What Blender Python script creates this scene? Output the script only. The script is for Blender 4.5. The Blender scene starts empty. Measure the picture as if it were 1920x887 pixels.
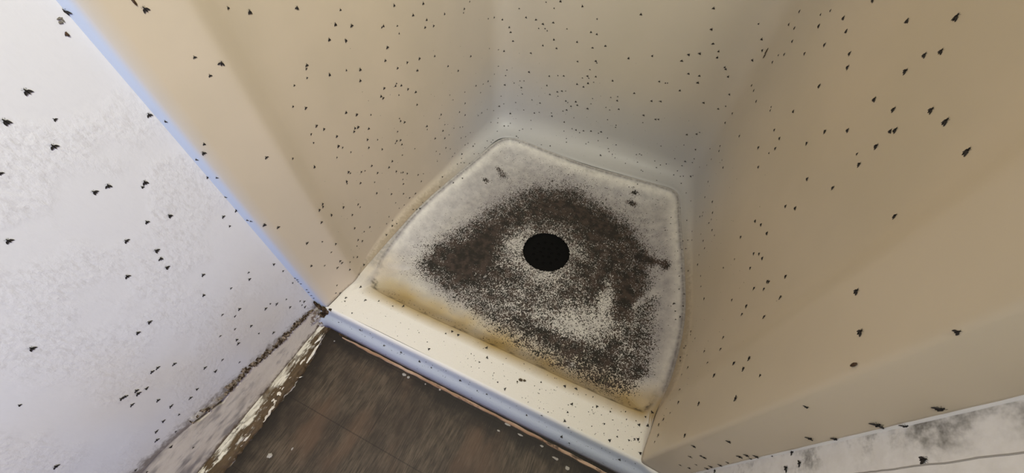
import bpy, bmesh, math, random
from mathutils import Vector, Matrix, noise
from mathutils.bvhtree import BVHTree
random.seed(7)
C = bpy.context.scene.collection
SC = bpy.context.scene

# ------------------------------------------------------------------ camera
cam = bpy.data.cameras.new('camera'); cam.sensor_width = 36.0; cam.lens = 36.0*690/1920; cam.clip_start = 0.01
co = bpy.data.objects.new('camera', cam); C.objects.link(co)
RX = (0.9096699, -0.34321962, 0.23388237)
RY = (0.41456046, 0.716023, -0.56164998)
RZ = (0.02530414, 0.60787446, 0.79362985)
co.matrix_world = Matrix(((RX[0], RX[1], RX[2], 0), (RY[0], RY[1], RY[2], 0), (RZ[0], RZ[1], RZ[2], 0.8), (0, 0, 0, 1)))
SC.camera = co
# ------------------------------------------------------------------ light
SC.view_settings.view_transform = 'Standard'; SC.view_settings.look = 'None'
SC.view_settings.gamma = 1.0; SC.view_settings.use_curve_mapping = False
SC.view_settings.exposure = 0.0
world = bpy.data.worlds.new('room_air'); SC.world = world; world.use_nodes = True
bg = world.node_tree.nodes['Background']; bg.inputs[0].default_value = (0.85, 0.92, 1.0, 1); bg.inputs[1].default_value = 0.06

def area(name, loc, target, size, power, col, size_y=None):
    l = bpy.data.lights.new(name, 'AREA'); l.energy = power; l.color = col; l.size = size
    if size_y: l.shape = 'RECTANGLE'; l.size_y = size_y
    o = bpy.data.objects.new(name, l); C.objects.link(o); o.location = loc
    o.rotation_euler = (Vector(target)-Vector(loc)).to_track_quat('-Z', 'Y').to_euler()
    return o
area('window_daylight', (1.15, -1.9, 1.0), (-0.5, 0.2, 0.2), 1.0, 24, (.47, .49, 1.0))
area('ceiling_lamp', (0.35, -0.25, 2.1), (-0.2, 0.3, 0.0), 0.4, 45, (.965, .975, .84))

# ------------------------------------------------------------------ material helpers
def mat(name, base, rough=0.5, spec=0.5):
    m = bpy.data.materials.new(name); m.use_nodes = True
    b = m.node_tree.nodes['Principled BSDF']
    b.inputs['Base Color'].default_value = (*base, 1); b.inputs['Roughness'].default_value = rough
    b.inputs['Specular IOR Level'].default_value = spec
    return m
class NT:
    def __init__(s, m): s.t = m.node_tree; s.b = s.t.nodes['Principled BSDF']
    def n(s, ty, **kw):
        n = s.t.nodes.new(ty)
        for k, v in kw.items(): setattr(n, k, v)
        return n
    def l(s, a, b): s.t.links.new(a, b)
    def coord(s, scale=(1, 1, 1)):
        g = s.n('ShaderNodeNewGeometry'); mp = s.n('ShaderNodeMapping'); mp.inputs['Scale'].default_value = scale
        s.l(g.outputs['Position'], mp.inputs['Vector']); return mp.outputs['Vector']
    def noise(s, scale, detail=3, rough=0.5, vec=None, dist=0.0):
        n = s.n('ShaderNodeTexNoise'); n.inputs['Scale'].default_value = scale; n.inputs['Detail'].default_value = detail
        n.inputs['Roughness'].default_value = rough; n.inputs['Distortion'].default_value = dist
        s.l(vec or s.coord(), n.inputs['Vector']); return n.outputs['Fac']
    def vor(s, scale, vec=None, out='Distance'):
        n = s.n('ShaderNodeTexVoronoi'); n.inputs['Scale'].default_value = scale
        s.l(vec or s.coord(), n.inputs['Vector']); return n.outputs[out]
    def ramp(s, fac, stops):
        r = s.n('ShaderNodeMapRange'); r.interpolation_type = 'SMOOTHSTEP'
        (a, va), (b, vb) = stops
        for i, v in enumerate((a, b, va, vb)): r.inputs[i+1].default_value = v
        s.l(fac, r.inputs[0]); return r.outputs[0]
    def mix(s, fac, a, b):
        m = s.n('ShaderNodeMix', data_type='RGBA')
        if isinstance(fac, float): m.inputs[0].default_value = fac
        else: s.l(fac, m.inputs[0])
        for sock, v in ((m.inputs[6], a), (m.inputs[7], b)):
            if isinstance(v, tuple): sock.default_value = (*v, 1)
            else: s.l(v, sock)
        return m.outputs[2]
    def math(s, op, a, b=None, clamp=False):
        m = s.n('ShaderNodeMath', operation=op); m.use_clamp = clamp
        for i, v in enumerate((a, b)):
            if v is None: continue
            if isinstance(v, (int, float)): m.inputs[i].default_value = v
            else: s.l(v, m.inputs[i])
        return m.outputs[0]
    def attr(s, name):
        a = s.n('ShaderNodeAttribute'); a.attribute_name = name; return a.outputs['Fac']
    def xyz(s):
        g = s.n('ShaderNodeNewGeometry'); x = s.n('ShaderNodeSeparateXYZ'); s.l(g.outputs['Position'], x.inputs[0]); return x.outputs
    def bump(s, h, strength=0.3, dist=0.002):
        b = s.n('ShaderNodeBump'); b.inputs['Strength'].default_value = strength; b.inputs['Distance'].default_value = dist
        s.l(h, b.inputs['Height']); s.l(b.outputs[0], s.b.inputs['Normal'])
    def col(s, c): s.l(c, s.b.inputs['Base Color'])

# ------------------------------------------------------------------ mesh helpers
def link_mesh(name, verts, faces, material=None, parent=None, smooth=True):
    me = bpy.data.meshes.new(name); me.from_pydata([tuple(v) for v in verts], [], faces); me.validate(); me.update()
    if material: me.materials.append(material)
    for p in me.polygons: p.use_smooth = smooth
    o = bpy.data.objects.new(name, me); C.objects.link(o)
    if parent: o.parent = parent
    return o
def tag(o, label, cat, group=None, kind=None):
    o['label'] = label; o['category'] = cat
    if group: o['group'] = group
    if kind: o['kind'] = kind
    return o
def struct(o): o['kind'] = 'structure'; return o
def chaikin(P, it, closed):
    for _ in range(it):
        Q = [] if closed else [P[0]]
        n = len(P)
        for i in range(n if closed else n-1):
            a, b = P[i], P[(i+1) % n]
            Q.append(tuple(a[k]*.75+b[k]*.25 for k in range(len(a)))); Q.append(tuple(a[k]*.25+b[k]*.75 for k in range(len(a))))
        if not closed: Q.append(P[-1])
        P = Q
    return P
def sstep(a, b, x):
    t = max(0.0, min(1.0, (x-a)/(b-a))); return t*t*(3-2*t)
def nz(p, s, seed=0.0): return noise.noise(Vector((p[0]*s+seed, p[1]*s-seed, p[2]*s+seed*.5)))
def box(name, lo, hi, material, bevel=0.0, parent=None):
    bm = bmesh.new(); bmesh.ops.create_cube(bm, size=1)
    for v in bm.verts: v.co = Vector([lo[k]+(v.co[k]+.5)*(hi[k]-lo[k]) for k in range(3)])
    if bevel: bmesh.ops.bevel(bm, geom=bm.edges[:], offset=bevel, segments=2, affect='EDGES')
    me = bpy.data.meshes.new(name); bm.to_mesh(me); bm.free(); me.materials.append(material)
    o = bpy.data.objects.new(name, me); C.objects.link(o)
    if parent: o.parent = parent
    return o

# ------------------------------------------------------------------ materials
M = {}
def make_materials():
    # white embossed wallpaper, grubby and painted with dimmer light towards the bottom edge
    m = mat('wallpaper', (.8, .79, .79), .62, .25); t = NT(m); p = t.xyz()
    patch = t.ramp(t.noise(9, 2, .5), ((.44, 0.12), (.56, 1.0)))
    emb = t.noise(210, 3, .55, t.coord((1, 1, .6)))
    t.bump(t.math('MULTIPLY', emb, patch), .30, .003)
    spk = t.math('MULTIPLY', t.ramp(t.noise(170, 2, .6, t.coord((1, 1.2, .6))), ((.50, 0.0), (.66, 1.0))), patch)
    c = t.mix(t.math('MULTIPLY', spk, .22), (.80, .79, .80), (.52, .49, .47))
    warm = t.math('MULTIPLY', t.ramp(t.noise(4.2, 2, .5), ((.46, 0.0), (.68, 1.0))), t.ramp(p[2], ((.42, 0.0), (.15, 1.0))))
    c = t.mix(t.math('MULTIPLY', warm, .55), c, (.74, .66, .53))
    low = t.math('ADD', p[2], t.math('MULTIPLY', t.noise(30, 4, .6), .05))
    c = t.mix(t.math('MULTIPLY', t.ramp(low, ((.36, 0.0), (.10, 1.0))), .38), c, (.48, .46, .45))  # dirty grey lower down, with the dimmer light painted into it
    edge = t.math('SUBTRACT', p[2], t.math('MULTIPLY', p[1], -.20))      # height over the torn edge
    edge = t.math('ADD', edge, t.math('MULTIPLY', t.noise(90, 4, .65), .05))
    c = t.mix(t.math('MULTIPLY', t.ramp(edge, ((.094, 0.0), (.070, 1.0))), .75), c, (.10, .065, .035))
    t.col(c); M['wallpaper'] = m
    # right white wall with black mould by the shower flange
    m = mat('mouldy_white', (.7, .68, .65), .7, .2); t = NT(m); p = t.xyz()
    c = t.mix(t.ramp(t.noise(70, 4, .6), ((.35, 0.0), (.7, .45))), (.90, .87, .83), (.76, .72, .67))
    d = t.math('ADD', p[1], t.math('MULTIPLY', t.noise(26, 4, .6), .05))
    near = t.ramp(d, ((.174, 0.0), (.200, 1.0)))
    cl = t.ramp(t.math('ADD', t.noise(22, 5, .68), t.ramp(p[2], ((.38, -.02), (.55, .05)))), ((.45, 0.0), (.70, 1.0)))
    c = t.mix(t.math('MULTIPLY', near, t.math('MULTIPLY', cl, .93)), c, (.075, .065, .045))
    t.bump(t.noise(120, 3), .25, .002); t.col(c); M['mould_wall'] = m
    # cream moulded plastic of the surround
    m = mat('cream_plastic', (.70, .60, .45), .42, .35); t = NT(m); p = t.xyz()
    c = t.mix(t.ramp(t.noise(5, 3), ((.35, 0.0), (.65, 1.0))), (.66, .555, .41), (.62, .525, .385))
    grime = t.math('ADD', p[2], t.math('MULTIPLY', t.noise(120, 4, .7), .02))
    c = t.mix(t.math('MULTIPLY', t.ramp(grime, ((.024, 0.0), (.010, 1.0))), .55), c, (.16, .11, .065))
    tint = t.ramp(p[2], ((.32, 0.0), (.0, 1.0)))
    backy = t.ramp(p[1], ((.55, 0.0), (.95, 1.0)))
    c = t.mix(t.math('MULTIPLY', backy, t.ramp(p[2], ((.30, .35), (.06, .9)))), c, (.53, .525, .525))  # cool grey shade painted into the colour low at the back
    c = t.mix(t.attr('edge'), c, (.55, .62, .75))  # blue painted on the left flange in place of cool front light
    t.bump(t.noise(60, 2), .05, .002)
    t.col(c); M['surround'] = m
    # tray: off-white, yellowed by the front rim, black mould round the drain (stain maps as attributes)
    m = mat('stained_tray', (.74, .70, .62), .45, .35); t = NT(m)
    c = t.mix(t.attr('yellow'), (.88, .84, .77), (.46, .31, .10))
    c = t.mix(t.attr('edge'), c, (.46, .495, .57))  # cool light on the front lip painted as blue-grey
    fine = t.noise(330, 2, .6); fl = t.noise(210, 2, .55, t.coord((1, .8, 1)), 1.6)
    gr = t.math('ADD', t.math('MULTIPLY', fine, .45), t.math('MULTIPLY', fl, .55))
    gr = t.math('MULTIPLY', t.math('SUBTRACT', gr, .5), 3.6)
    big = t.math('MULTIPLY', t.math('SUBTRACT', t.noise(28, 4, .6), .5), .7)
    lvl = t.math('ADD', t.math('ADD', t.attr('mould'), gr), big)
    k = t.ramp(lvl, ((.42, 0.0), (.66, 1.0)))
    pale = t.mix(t.math('ADD', t.attr('dirt'), t.math('MULTIPLY', t.math('SUBTRACT', t.noise(40, 5, .65), .5), t.ramp(t.attr('dirt'), ((.05, 0.0), (.3, .9)))), clamp=True), c, (.36, .335, .335))
    dk = t.mix(t.ramp(t.noise(45, 3, .6), ((.4, 0.0), (.62, 1.0))), (.022, .019, .015), (.062, .043, .035))
    c = t.mix(k, pale, dk)
    c = t.mix(t.math('MULTIPLY', t.attr('crust'), t.ramp(t.noise(120, 3), ((.36, .25), (.6, 1.0)))), c, (.022, .017, .012))
    t.col(c); t.bump(t.math('ADD', gr, t.noise(90, 3)), .18, .0015)
    t.l(t.ramp(k, ((0, .42), (1, .8))), t.b.inputs['Roughness'])
    M['tray'] = m
    M['drain'] = mat('black_drain_slime', (.004, .004, .004), .75, .12); t = NT(M['drain'])
    t.bump(t.noise(400, 3), .5, .002); t.col(t.mix(t.ramp(t.noise(320, 3, .7), ((.6, 0.0), (.8, 1.0))), (.003, .003, .003), (.020, .021, .018)))
    # floor boards
    m = mat('dark_wood', (.1, .07, .05), .55, .3); t = NT(m)
    gv = t.coord((330, 22, 1)); g1 = t.math('ADD', t.math('MULTIPLY', t.noise(1.3, 4, .6, gv, .3), .6), t.math('MULTIPLY', t.noise(60, 4, .65, t.coord((1, .45, 1))), .4))
    c = t.mix(t.ramp(g1, ((.36, 0.0), (.68, 1.0))), (.045, .033, .022), (.140, .104, .070))
    blo = t.ramp(t.noise(10, 4, .6), ((.38, 0.0), (.64, 1.0)))
    c = t.mix(t.math('MULTIPLY', blo, .62), c, (.040, .028, .020))
    warm = t.ramp(t.noise(7, 3, .5, t.coord((1.6, .7, 1))), ((.5, 0.0), (.68, .5)))
    c = t.mix(warm, c, (.15, .088, .052))
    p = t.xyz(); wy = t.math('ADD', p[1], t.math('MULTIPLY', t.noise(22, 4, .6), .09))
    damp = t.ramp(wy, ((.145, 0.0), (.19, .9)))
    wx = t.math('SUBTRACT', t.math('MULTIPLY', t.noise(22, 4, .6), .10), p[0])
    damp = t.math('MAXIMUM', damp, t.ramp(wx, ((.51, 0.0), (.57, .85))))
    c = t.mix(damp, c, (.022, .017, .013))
    sc = t.ramp(t.noise(2.2, 3, .5, t.coord((260, 22, 1))), ((.66, 0.0), (.78, .30)))
    c = t.mix(sc, c, (.34, .27, .20))
    wv = t.n('ShaderNodeTexBrick'); wv.inputs['Scale'].default_value = 1.0; wv.inputs['Brick Width'].default_value = .62; wv.inputs['Row Height'].default_value = .145
    wv.inputs['Mortar Size'].default_value = .0016; wv.inputs['Mortar Smooth'].default_value = .9; t.l(t.coord((1, 1, 1)), wv.inputs['Vector'])
    c = t.mix(t.math('MULTIPLY', wv.outputs['Fac'], .55), c, (.02, .014, .01))
    t.bump(g1, .25, .002); t.col(c); M['floor'] = m
    # grubby painted board and rotten peeling moulding
    m = mat('grubby_board', (.6, .57, .53), .7, .2); t = NT(m); p = t.xyz()
    c = t.mix(t.ramp(t.noise(30, 4, .6, t.coord((1, .35, 1))), ((.4, 0.0), (.7, .8))), (.90, .81, .66), (.72, .63, .50))
    c = t.mix(t.ramp(t.noise(34, 4, .65, t.coord((1, .6, 1))), ((.55, 0.0), (.72, .6))), c, (.30, .27, .26))
    c = t.mix(t.math('MULTIPLY', t.ramp(t.noise(26, 3, .6, t.coord((1, .5, 1))), ((.42, 0.0), (.6, .75))), t.ramp(p[1], ((.02, 0.0), (-.10, 1.0)))), c, (.19, .18, .18))
    c = t.mix(t.ramp(t.math('ADD', p[2], t.math('MULTIPLY', t.noise(80, 4, .6), .03)), ((-.022, .75), (-.036, 0.0))), (.14, .10, .07), c)
    t.bump(t.noise(90, 4), .3, .003); t.col(c); M['board'] = m
    m = mat('peeling_paint_wood', (.6, .55, .45), .75, .2); t = NT(m)
    k = t.ramp(t.noise(3.0, 5, .68, t.coord((34, 10, 34))), ((.46, 0.0), (.53, 1.0)))
    k = t.math('MAXIMUM', t.math('MULTIPLY', k, t.ramp(t.attr('bare'), ((.0, .35), (.25, 1.0)))), t.ramp(t.math('ADD', t.attr('bare'), t.math('MULTIPLY', t.math('SUBTRACT', t.noise(60, 4, .6, t.coord((1, .4, 1))), .5), 1.3)), ((.5, 0.0), (.75, 1.0))))
    pc = t.mix(t.noise(40, 3), (.86, .80, .68), (.66, .59, .46))
    wc = t.mix(t.noise(4, 4, .6, t.coord((60, 8, 60))), (.018, .012, .007), (.19, .125, .065))
    t.col(t.mix(k, pc, wc)); t.bump(t.math('SUBTRACT', t.noise(5, 4, .6, t.coord((40, 8, 40))), k), .6, .004); M['moulding'] = m
    M['flake'] = mat('old_paint_flake', (.70, .65, .56), .7, .2); t = NT(M['flake'])
    t.col(t.mix(t.ramp(t.noise(70, 4), ((.4, 0.0), (.65, .7))), (.84, .78, .67), (.55, .46, .34)))
    M['rot'] = mat('rotten_brown', (.045, .028, .016), .9, .1); t = NT(M['rot'])
    t.col(t.mix(t.ramp(t.noise(130, 4, .7), ((.35, 0.0), (.7, 1.0))), (.018, .011, .006), (.15, .10, .055))); t.bump(t.noise(200, 4), .6, .003)
    M['torn'] = mat('torn_paper_edge', (.3, .22, .14), .9, .1); t = NT(M['torn'])
    t.col(t.mix(t.ramp(t.noise(150, 4, .7), ((.44, 0.0), (.66, 1.0))), (.035, .022, .012), (.36, .28, .20)))
    M['plaster'] = mat('crumbled_plaster', (.55, .51, .47), .9, .1); t = NT(M['plaster'])
    t.col(t.mix(t.ramp(t.noise(110, 4, .7), ((.42, 0.0), (.62, 1.0))), (.20, .15, .11), (.62, .58, .54))); t.bump(t.noise(150, 4), .5, .003)
    M['strip'] = mat('pinkish_strip', (.55, .36, .24), .6, .3); t = NT(M['strip'])
    t.col(t.mix(t.ramp(t.noise(38, 5, .7, t.coord((1, 3, 3))), ((.52, 0.0), (.66, .85))), t.mix(t.ramp(t.noise(9, 4, .6, t.coord((1, 12, 12))), ((.35, 0.0), (.66, 1.0))), (.62, .42, .28), (.40, .23, .13)), (.06, .04, .028))); t.bump(t.noise(150, 3), .3, .001)
    M['chip'] = mat('pale_chip', (.46, .42, .37), .8, .2)
    M['seam'] = mat('paper_seam', (.40, .37, .33), .8, .2)
    M['bead'] = mat('sealant_bead', (.84, .81, .77), .5, .3)
    M['fly_body'] = mat('fly_body', (.012, .010, .009), .7, .2)
    M['fly_wing'] = mat('fly_wing', (.035, .030, .027), .6, .3)
    M['pupa'] = mat('pupa_brown', (.06, .030, .012), .5, .4)
    M['smear'] = mat('dried_smear', (.10, .075, .05), .8, .2)
    M['flattened'] = mat('flattened_fly', (.19, .17, .14), .8, .2)
make_materials()

# ------------------------------------------------------------------ structure: floor and the two white walls
FZ = -.068
def build_floor():
    b = struct(box('floor', (-.62, -1.4, FZ-.03), (.40, 1.15, FZ), M['floor']))
build_floor()

def crack(y):                                                          # height of the torn wallpaper edge along the left wall
    pts = [(-.16, .078), (-.122, .069), (-.091, .058), (-.06, .044), (-.03, .043), (.008, .043), (.05, .027), (.079, .023), (.12, .019), (.148, .018), (.18, .012)]
    if y <= pts[0][0]: return pts[0][1]
    for (a, za), (b, zb) in zip(pts, pts[1:]):
        if y <= b: return za+(zb-za)*(y-a)/(b-a)
    return pts[-1][1]
def gap(y):                                                            # width of the open dark gap under it
    g = 0.0
    for c, w, h in ((-.092, .016, .014), (-.060, .022, .016), (-.032, .018, .011), (.000, .024, .008), (.045, .03, .007), (.10, .05, .005)):
        g = max(g, h*max(0, 1-((y-c)/w)**2))
    return g*(1+.5*nz((y, 0, 0), 130, 3.1))
def edge_wall(y): return crack(y)+gap(y)*.55+.0016*nz((y, 0, 0), 150, 1)
def edge_board(y): return crack(y)-gap(y)*.55-.0003+.0008*nz((y, 1, 0), 210, 2)
def build_left_wall():
    V, F = [], []
    ys = [-1.2, -.8, -.5, -.3, -.2]+[-.16+i*.0022 for i in range(153)]+[.1785]
    zs = [0, .1, .3, 1.0]
    x0 = -.556
    for y in ys:
        e = edge_wall(y)
        cur = .0016*max(0, gap(y)/.006)
        V += [(x0-.05, y, e), (x0-.0022, y, e), (x0+cur, y, e-.0004), (x0, y, e+.010), (x0, y, .35), (x0, y, 1.75), (x0-.05, y, 1.75)]
    n = 7
    for i in range(len(ys)-1):
        for k in range(n-1): F.append((i*n+k, i*n+k+1, (i+1)*n+k+1, (i+1)*n+k))
    F.append(tuple(range(n))[::-1]); F.append(tuple((len(ys)-1)*n+k for k in range(n)))
    struct(link_mesh('wall_left', V, [f[::-1] for f in F], M['wallpaper'], smooth=False))
    # painted board under the torn edge
    V, F = [], []; x1 = -.5572
    for y in ys:
        e = edge_board(y)
        V += [(x1-.012, y, FZ), (x1-.012, y, e), (x1-.002, y, e), (x1, y, e-.0025), (x1, y, FZ)]
    n = 5
    for i in range(len(ys)-1):
        for k in range(n-1): F.append((i*n+k, i*n+k+1, (i+1)*n+k+1, (i+1)*n+k))
    F.append(tuple(range(n))); F.append(tuple((len(ys)-1)*n+k for k in range(n))[::-1])
    struct(link_mesh('baseboard_left', V, F, M['board'], smooth=False))
    # dark cavity behind the gap
    struct(box('trim_1', (-.585, -.20, FZ), (-.5695, .1785, .12), M['rot']))
    # frayed flaps of paper along the tear
    V, F = [], []
    rnd = random.Random(3)
    y = -.105
    while y < .158:
        w = rnd.uniform(.0015, .005); h = rnd.uniform(.004, .014)*(1.3 if -.05 < y < .14 else .8)
        e = edge_wall(y); b = len(V); lean = rnd.uniform(-.004, .004); lift = rnd.uniform(.001, .0045); up = rnd.uniform(.4, 1)
        P = [(-.5558, y, e+h*up), (-.5558, y+w, e+h*up), (-.5558+lift, y+w+lean, e+h*.2), (-.5558+lift, y+lean, e+h*.2), (-.5556+lift*.6, y+lean*1.3+w*.3, e-h*.28), (-.5556+lift*.6, y+lean*1.3+w*.9, e-h*.2)]
        V += P+[(p[0]-.0007, p[1], p[2]) for p in P]
        for q in ((0, 1, 2, 3), (3, 2, 5, 4)): F.append(tuple(b+k for k in q)); F.append(tuple(b+6+k for k in q[::-1]))
        for a, c in ((0, 1), (1, 2), (2, 5), (5, 4), (4, 3), (3, 0)): F.append((b+a, b+6+a, b+6+c, b+c))
        y += w*rnd.uniform(.35, .9)
    struct(link_mesh('trim_2', V, F, M['torn'], smooth=False))
build_left_wall()
def build_right_wall():
    struct(box('wall_right', (.258, -.42, FZ), (.31, .1795, 1.75), M['mould_wall']))
    V, F = [], []                                                      # raised wobbly wallpaper joint
    N = 160
    for i in range(N+1):
        z = .12+i*.9/N; y = .1502+.0006*nz((0, 0, z), 45, 2)+.0005*nz((0, 0, z), 230)
        for dx, dy in ((0, -.0008), (-.0006, -.0003), (-.0006, .0003), (0, .0006)): V.append((.2581+dx, y+dy, z))
    for i in range(N):
        for k in range(3): F.append((i*4+k, i*4+k+1, i*4+k+5, i*4+k+4))
    F.append((0, 1, 2, 3)); F.append(tuple(N*4+k for k in (3, 2, 1, 0)))
    struct(link_mesh('trim_3', V, F, M['seam'], smooth=False))
    V, F = [], []                                                      # pale bead of sealant where the flange meets the wall
    for i in range(N+1):
        z = -.05+i*1.2/N; r = .0017+.0004*nz((0, 0, z), 40, 8)
        for k in range(7): a = -.3+k*(math.pi/2+.6)/6; V.append((.2585-r*1.2*math.sin(a), .1808-r*1.2*math.cos(a), z))
    for i in range(N):
        for k in range(6): F.append((i*7+k, i*7+k+1, i*7+k+8, i*7+k+7))
    struct(link_mesh('trim_4', V, F, M['bead']))
build_right_wall()

# ------------------------------------------------------------------ shower tray
RIM_OUT = [((-.505, .312), (-.534, .318)), ((-.498, .288), (-.536, .225)), ((-.487, .276), (-.5405, .1885)), ((-.486, .275), (-.5405, .1885)), ((-.472, .271), (-.520, .1885)), ((-.375, .2675), (-.40, .190)), ((-.172, .268), (-.18, .188)), ((-.005, .267), (0, .187)),
    ((.103, .267), (.11, .187)), ((.162, .268), (.17, .188)), ((.190, .2715), (.2050, .1885)), ((.192, .272), (.2050, .1885)), ((.199, .278), (.207, .215)), ((.207, .297), (.212, .285)), ((.219, .325), (.222, .322)), ((.227, .38), (.233, .378)), ((.232, .472), (.238, .472)), ((.228, .55), (.234, .551)),
    ((.208, .668), (.214, .669)), ((.182, .785), (.188, .787)), ((.163, .88), (.169, .882)), ((.153, .938), (.160, .945)), ((.095, .944), (.098, .951)), ((-.077, .930), (-.077, .937)), ((-.171, .930), (-.171, .937)),
    ((-.324, .947), (-.324, .954)), ((-.405, .956), (-.407, .963)), ((-.448, .925), (-.455, .930)), ((-.465, .82), (-.472, .821)), ((-.490, .70), (-.497, .701)), ((-.516, .56), (-.523, .56)), ((-.520, .45), (-.527, .45)), ((-.513, .365), (-.530, .38))]
DR = Vector((-.140, .592)); DRR = .066
def stains(x, y, d, z):
    """stain maps of the tray: d is the distance in from the rim"""
    P = [(-.335, .64), (-.300, .725), (-.245, .785), (-.15, .822), (-.028, .792), (.048, .745), (.100, .665), (.135, .553), (.160, .454), (.165, .370), (.115, .325), (.002, .322), (-.134, .335), (-.248, .372), (-.355, .398), (-.398, .42), (-.392, .470), (-.370, .545)]
    dm = 9; ins = False; n = len(P)
    for i in range(n):
        ax, ay = P[i]; bx, by = P[(i+1) % n]
        t = max(0, min(1, ((x-ax)*(bx-ax)+(y-ay)*(by-ay))/((bx-ax)**2+(by-ay)**2)))
        dm = min(dm, math.hypot(x-ax-t*(bx-ax), y-ay-t*(by-ay)))
        if (ay > y) != (by > y) and x < (bx-ax)*(y-ay)/(by-ay)+ax: ins = not ins
    s = dm if ins else -dm
    G = lambda cx, cy, r, q=None: math.exp(-(((x-cx)/r)**2+((y-cy)/(q or r))**2))
    m = -.22+1.11*sstep(-.075, .045, s)+.12*sstep(.70, .76, y)*sstep(0, .03, s)+.12*sstep(-.27, -.32, x)*sstep(0, .03, s)
    m = m+.33*sstep(-.20, -.02, s)*(1-sstep(-.02, .02, s))
    ddr = math.hypot(x-DR.x, y-DR.y)
    m -= .36*math.exp(-((ddr-.075)/.040)**2)*(1-.5*sstep(.60, .68, y))*(1-.5*sstep(-.10, -.03, x))  # worn zone round the drain
    m -= .24*G(-.15, .40, .11, .075)+.25*G(-.25, .56, .03, .06)+.16*G(-.05, .45, .07, .09)-.02
    m -= .44*G(.035, .43, .06, .06)+.36*G(.055, .52, .022, .05)+.22*G(.085, .46, .04)+.20*G(-.02, .40, .05, .03)+.12*G(.13, .42, .03, .09)
    m += .30*G(.10, .56, .025, .09)+.22*G(-.03, .355, .16, .02)+.18*G(-.33, .46, .05)+.25*G(-.30, .53, .035, .07)+.2*G(-.16, .79, .09, .03)+.25*G(.0, .75, .07, .04)
    m += .55*G(.150, .685, .028, .012)+.75*G(.172, .672, .012, .016)+.28*G(.12, .70, .05, .035)
    m += .85*G(-.402, .830, .020, .011)+.75*G(-.380, .814, .016, .011)+.85*G(-.418, .762, .015, .009)+.22*G(-.36, .80, .06, .03)
    m += .95*G(.033, .905, .012, .008)+.95*G(.036, .874, .018, .009)+.22*G(.06, .83, .05, .06)+.5*G(-.1, .90, .006)+.2*G(-.2, .87, .16, .03)+.2*G(-.43, .44, .06, .09)
    m -= .5*math.exp(-(((x-.126)*.89-(y-.526)*.456)/.006)**2)*(1 if .52 < y < .66 else 0)   # scratch
    m -= .25*sstep(.03, .0, d)+.12*sstep(.36, .30, y)*sstep(.2, -.2, x)
    yl = 1.0*sstep(.105, .035, y-.2675+.02*nz((x, y, 0), 12))*(1 if y > .262 else 0)*sstep(-.56, -.42, x+ (y-.27)*.6)
    yl = max(yl, .55*sstep(.12, .0, math.hypot(x+.49, y-.33)))
    yl = min(1, yl*(.80+.25*nz((x, y, 0), 20, 5)))
    if y < .2655: yl = .10
    yl -= .9*G(.025, .319, .012, .007)
    dirt = .25*sstep(-.17, -.01, s)+.6*math.exp(-(d/.0045)**2)*(1 if y > .35 or abs(x+.15) > .34 else .25)+.14+.46*sstep(-.002, .030, d)*(1-.35*sstep(-.30, -.46, x)*sstep(.75, .5, y))+.14*sstep(.25, .75, y)*sstep(.01, .04, d)
    cr = .8*math.exp(-((d-.006)/.004)**2)*sstep(.2, .5, nz((x, y, 0), 60, 9)+.25)*(1 if y < .30 else .25)
    if y > .33: cr = max(cr, .45*math.exp(-(d/.0026)**2))
    m -= .22*sstep(.165, .205, x)*(1-.9*G(.172, .672, .03))
    dirt *= (1-.85*max(0, yl))*(1-.40*sstep(-.03, .05, s))
    if y < .262: m = -.45; dirt = .03; cr = 0
    return m, max(0, yl), min(1, dirt), cr
TRAY_BVH = []
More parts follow.
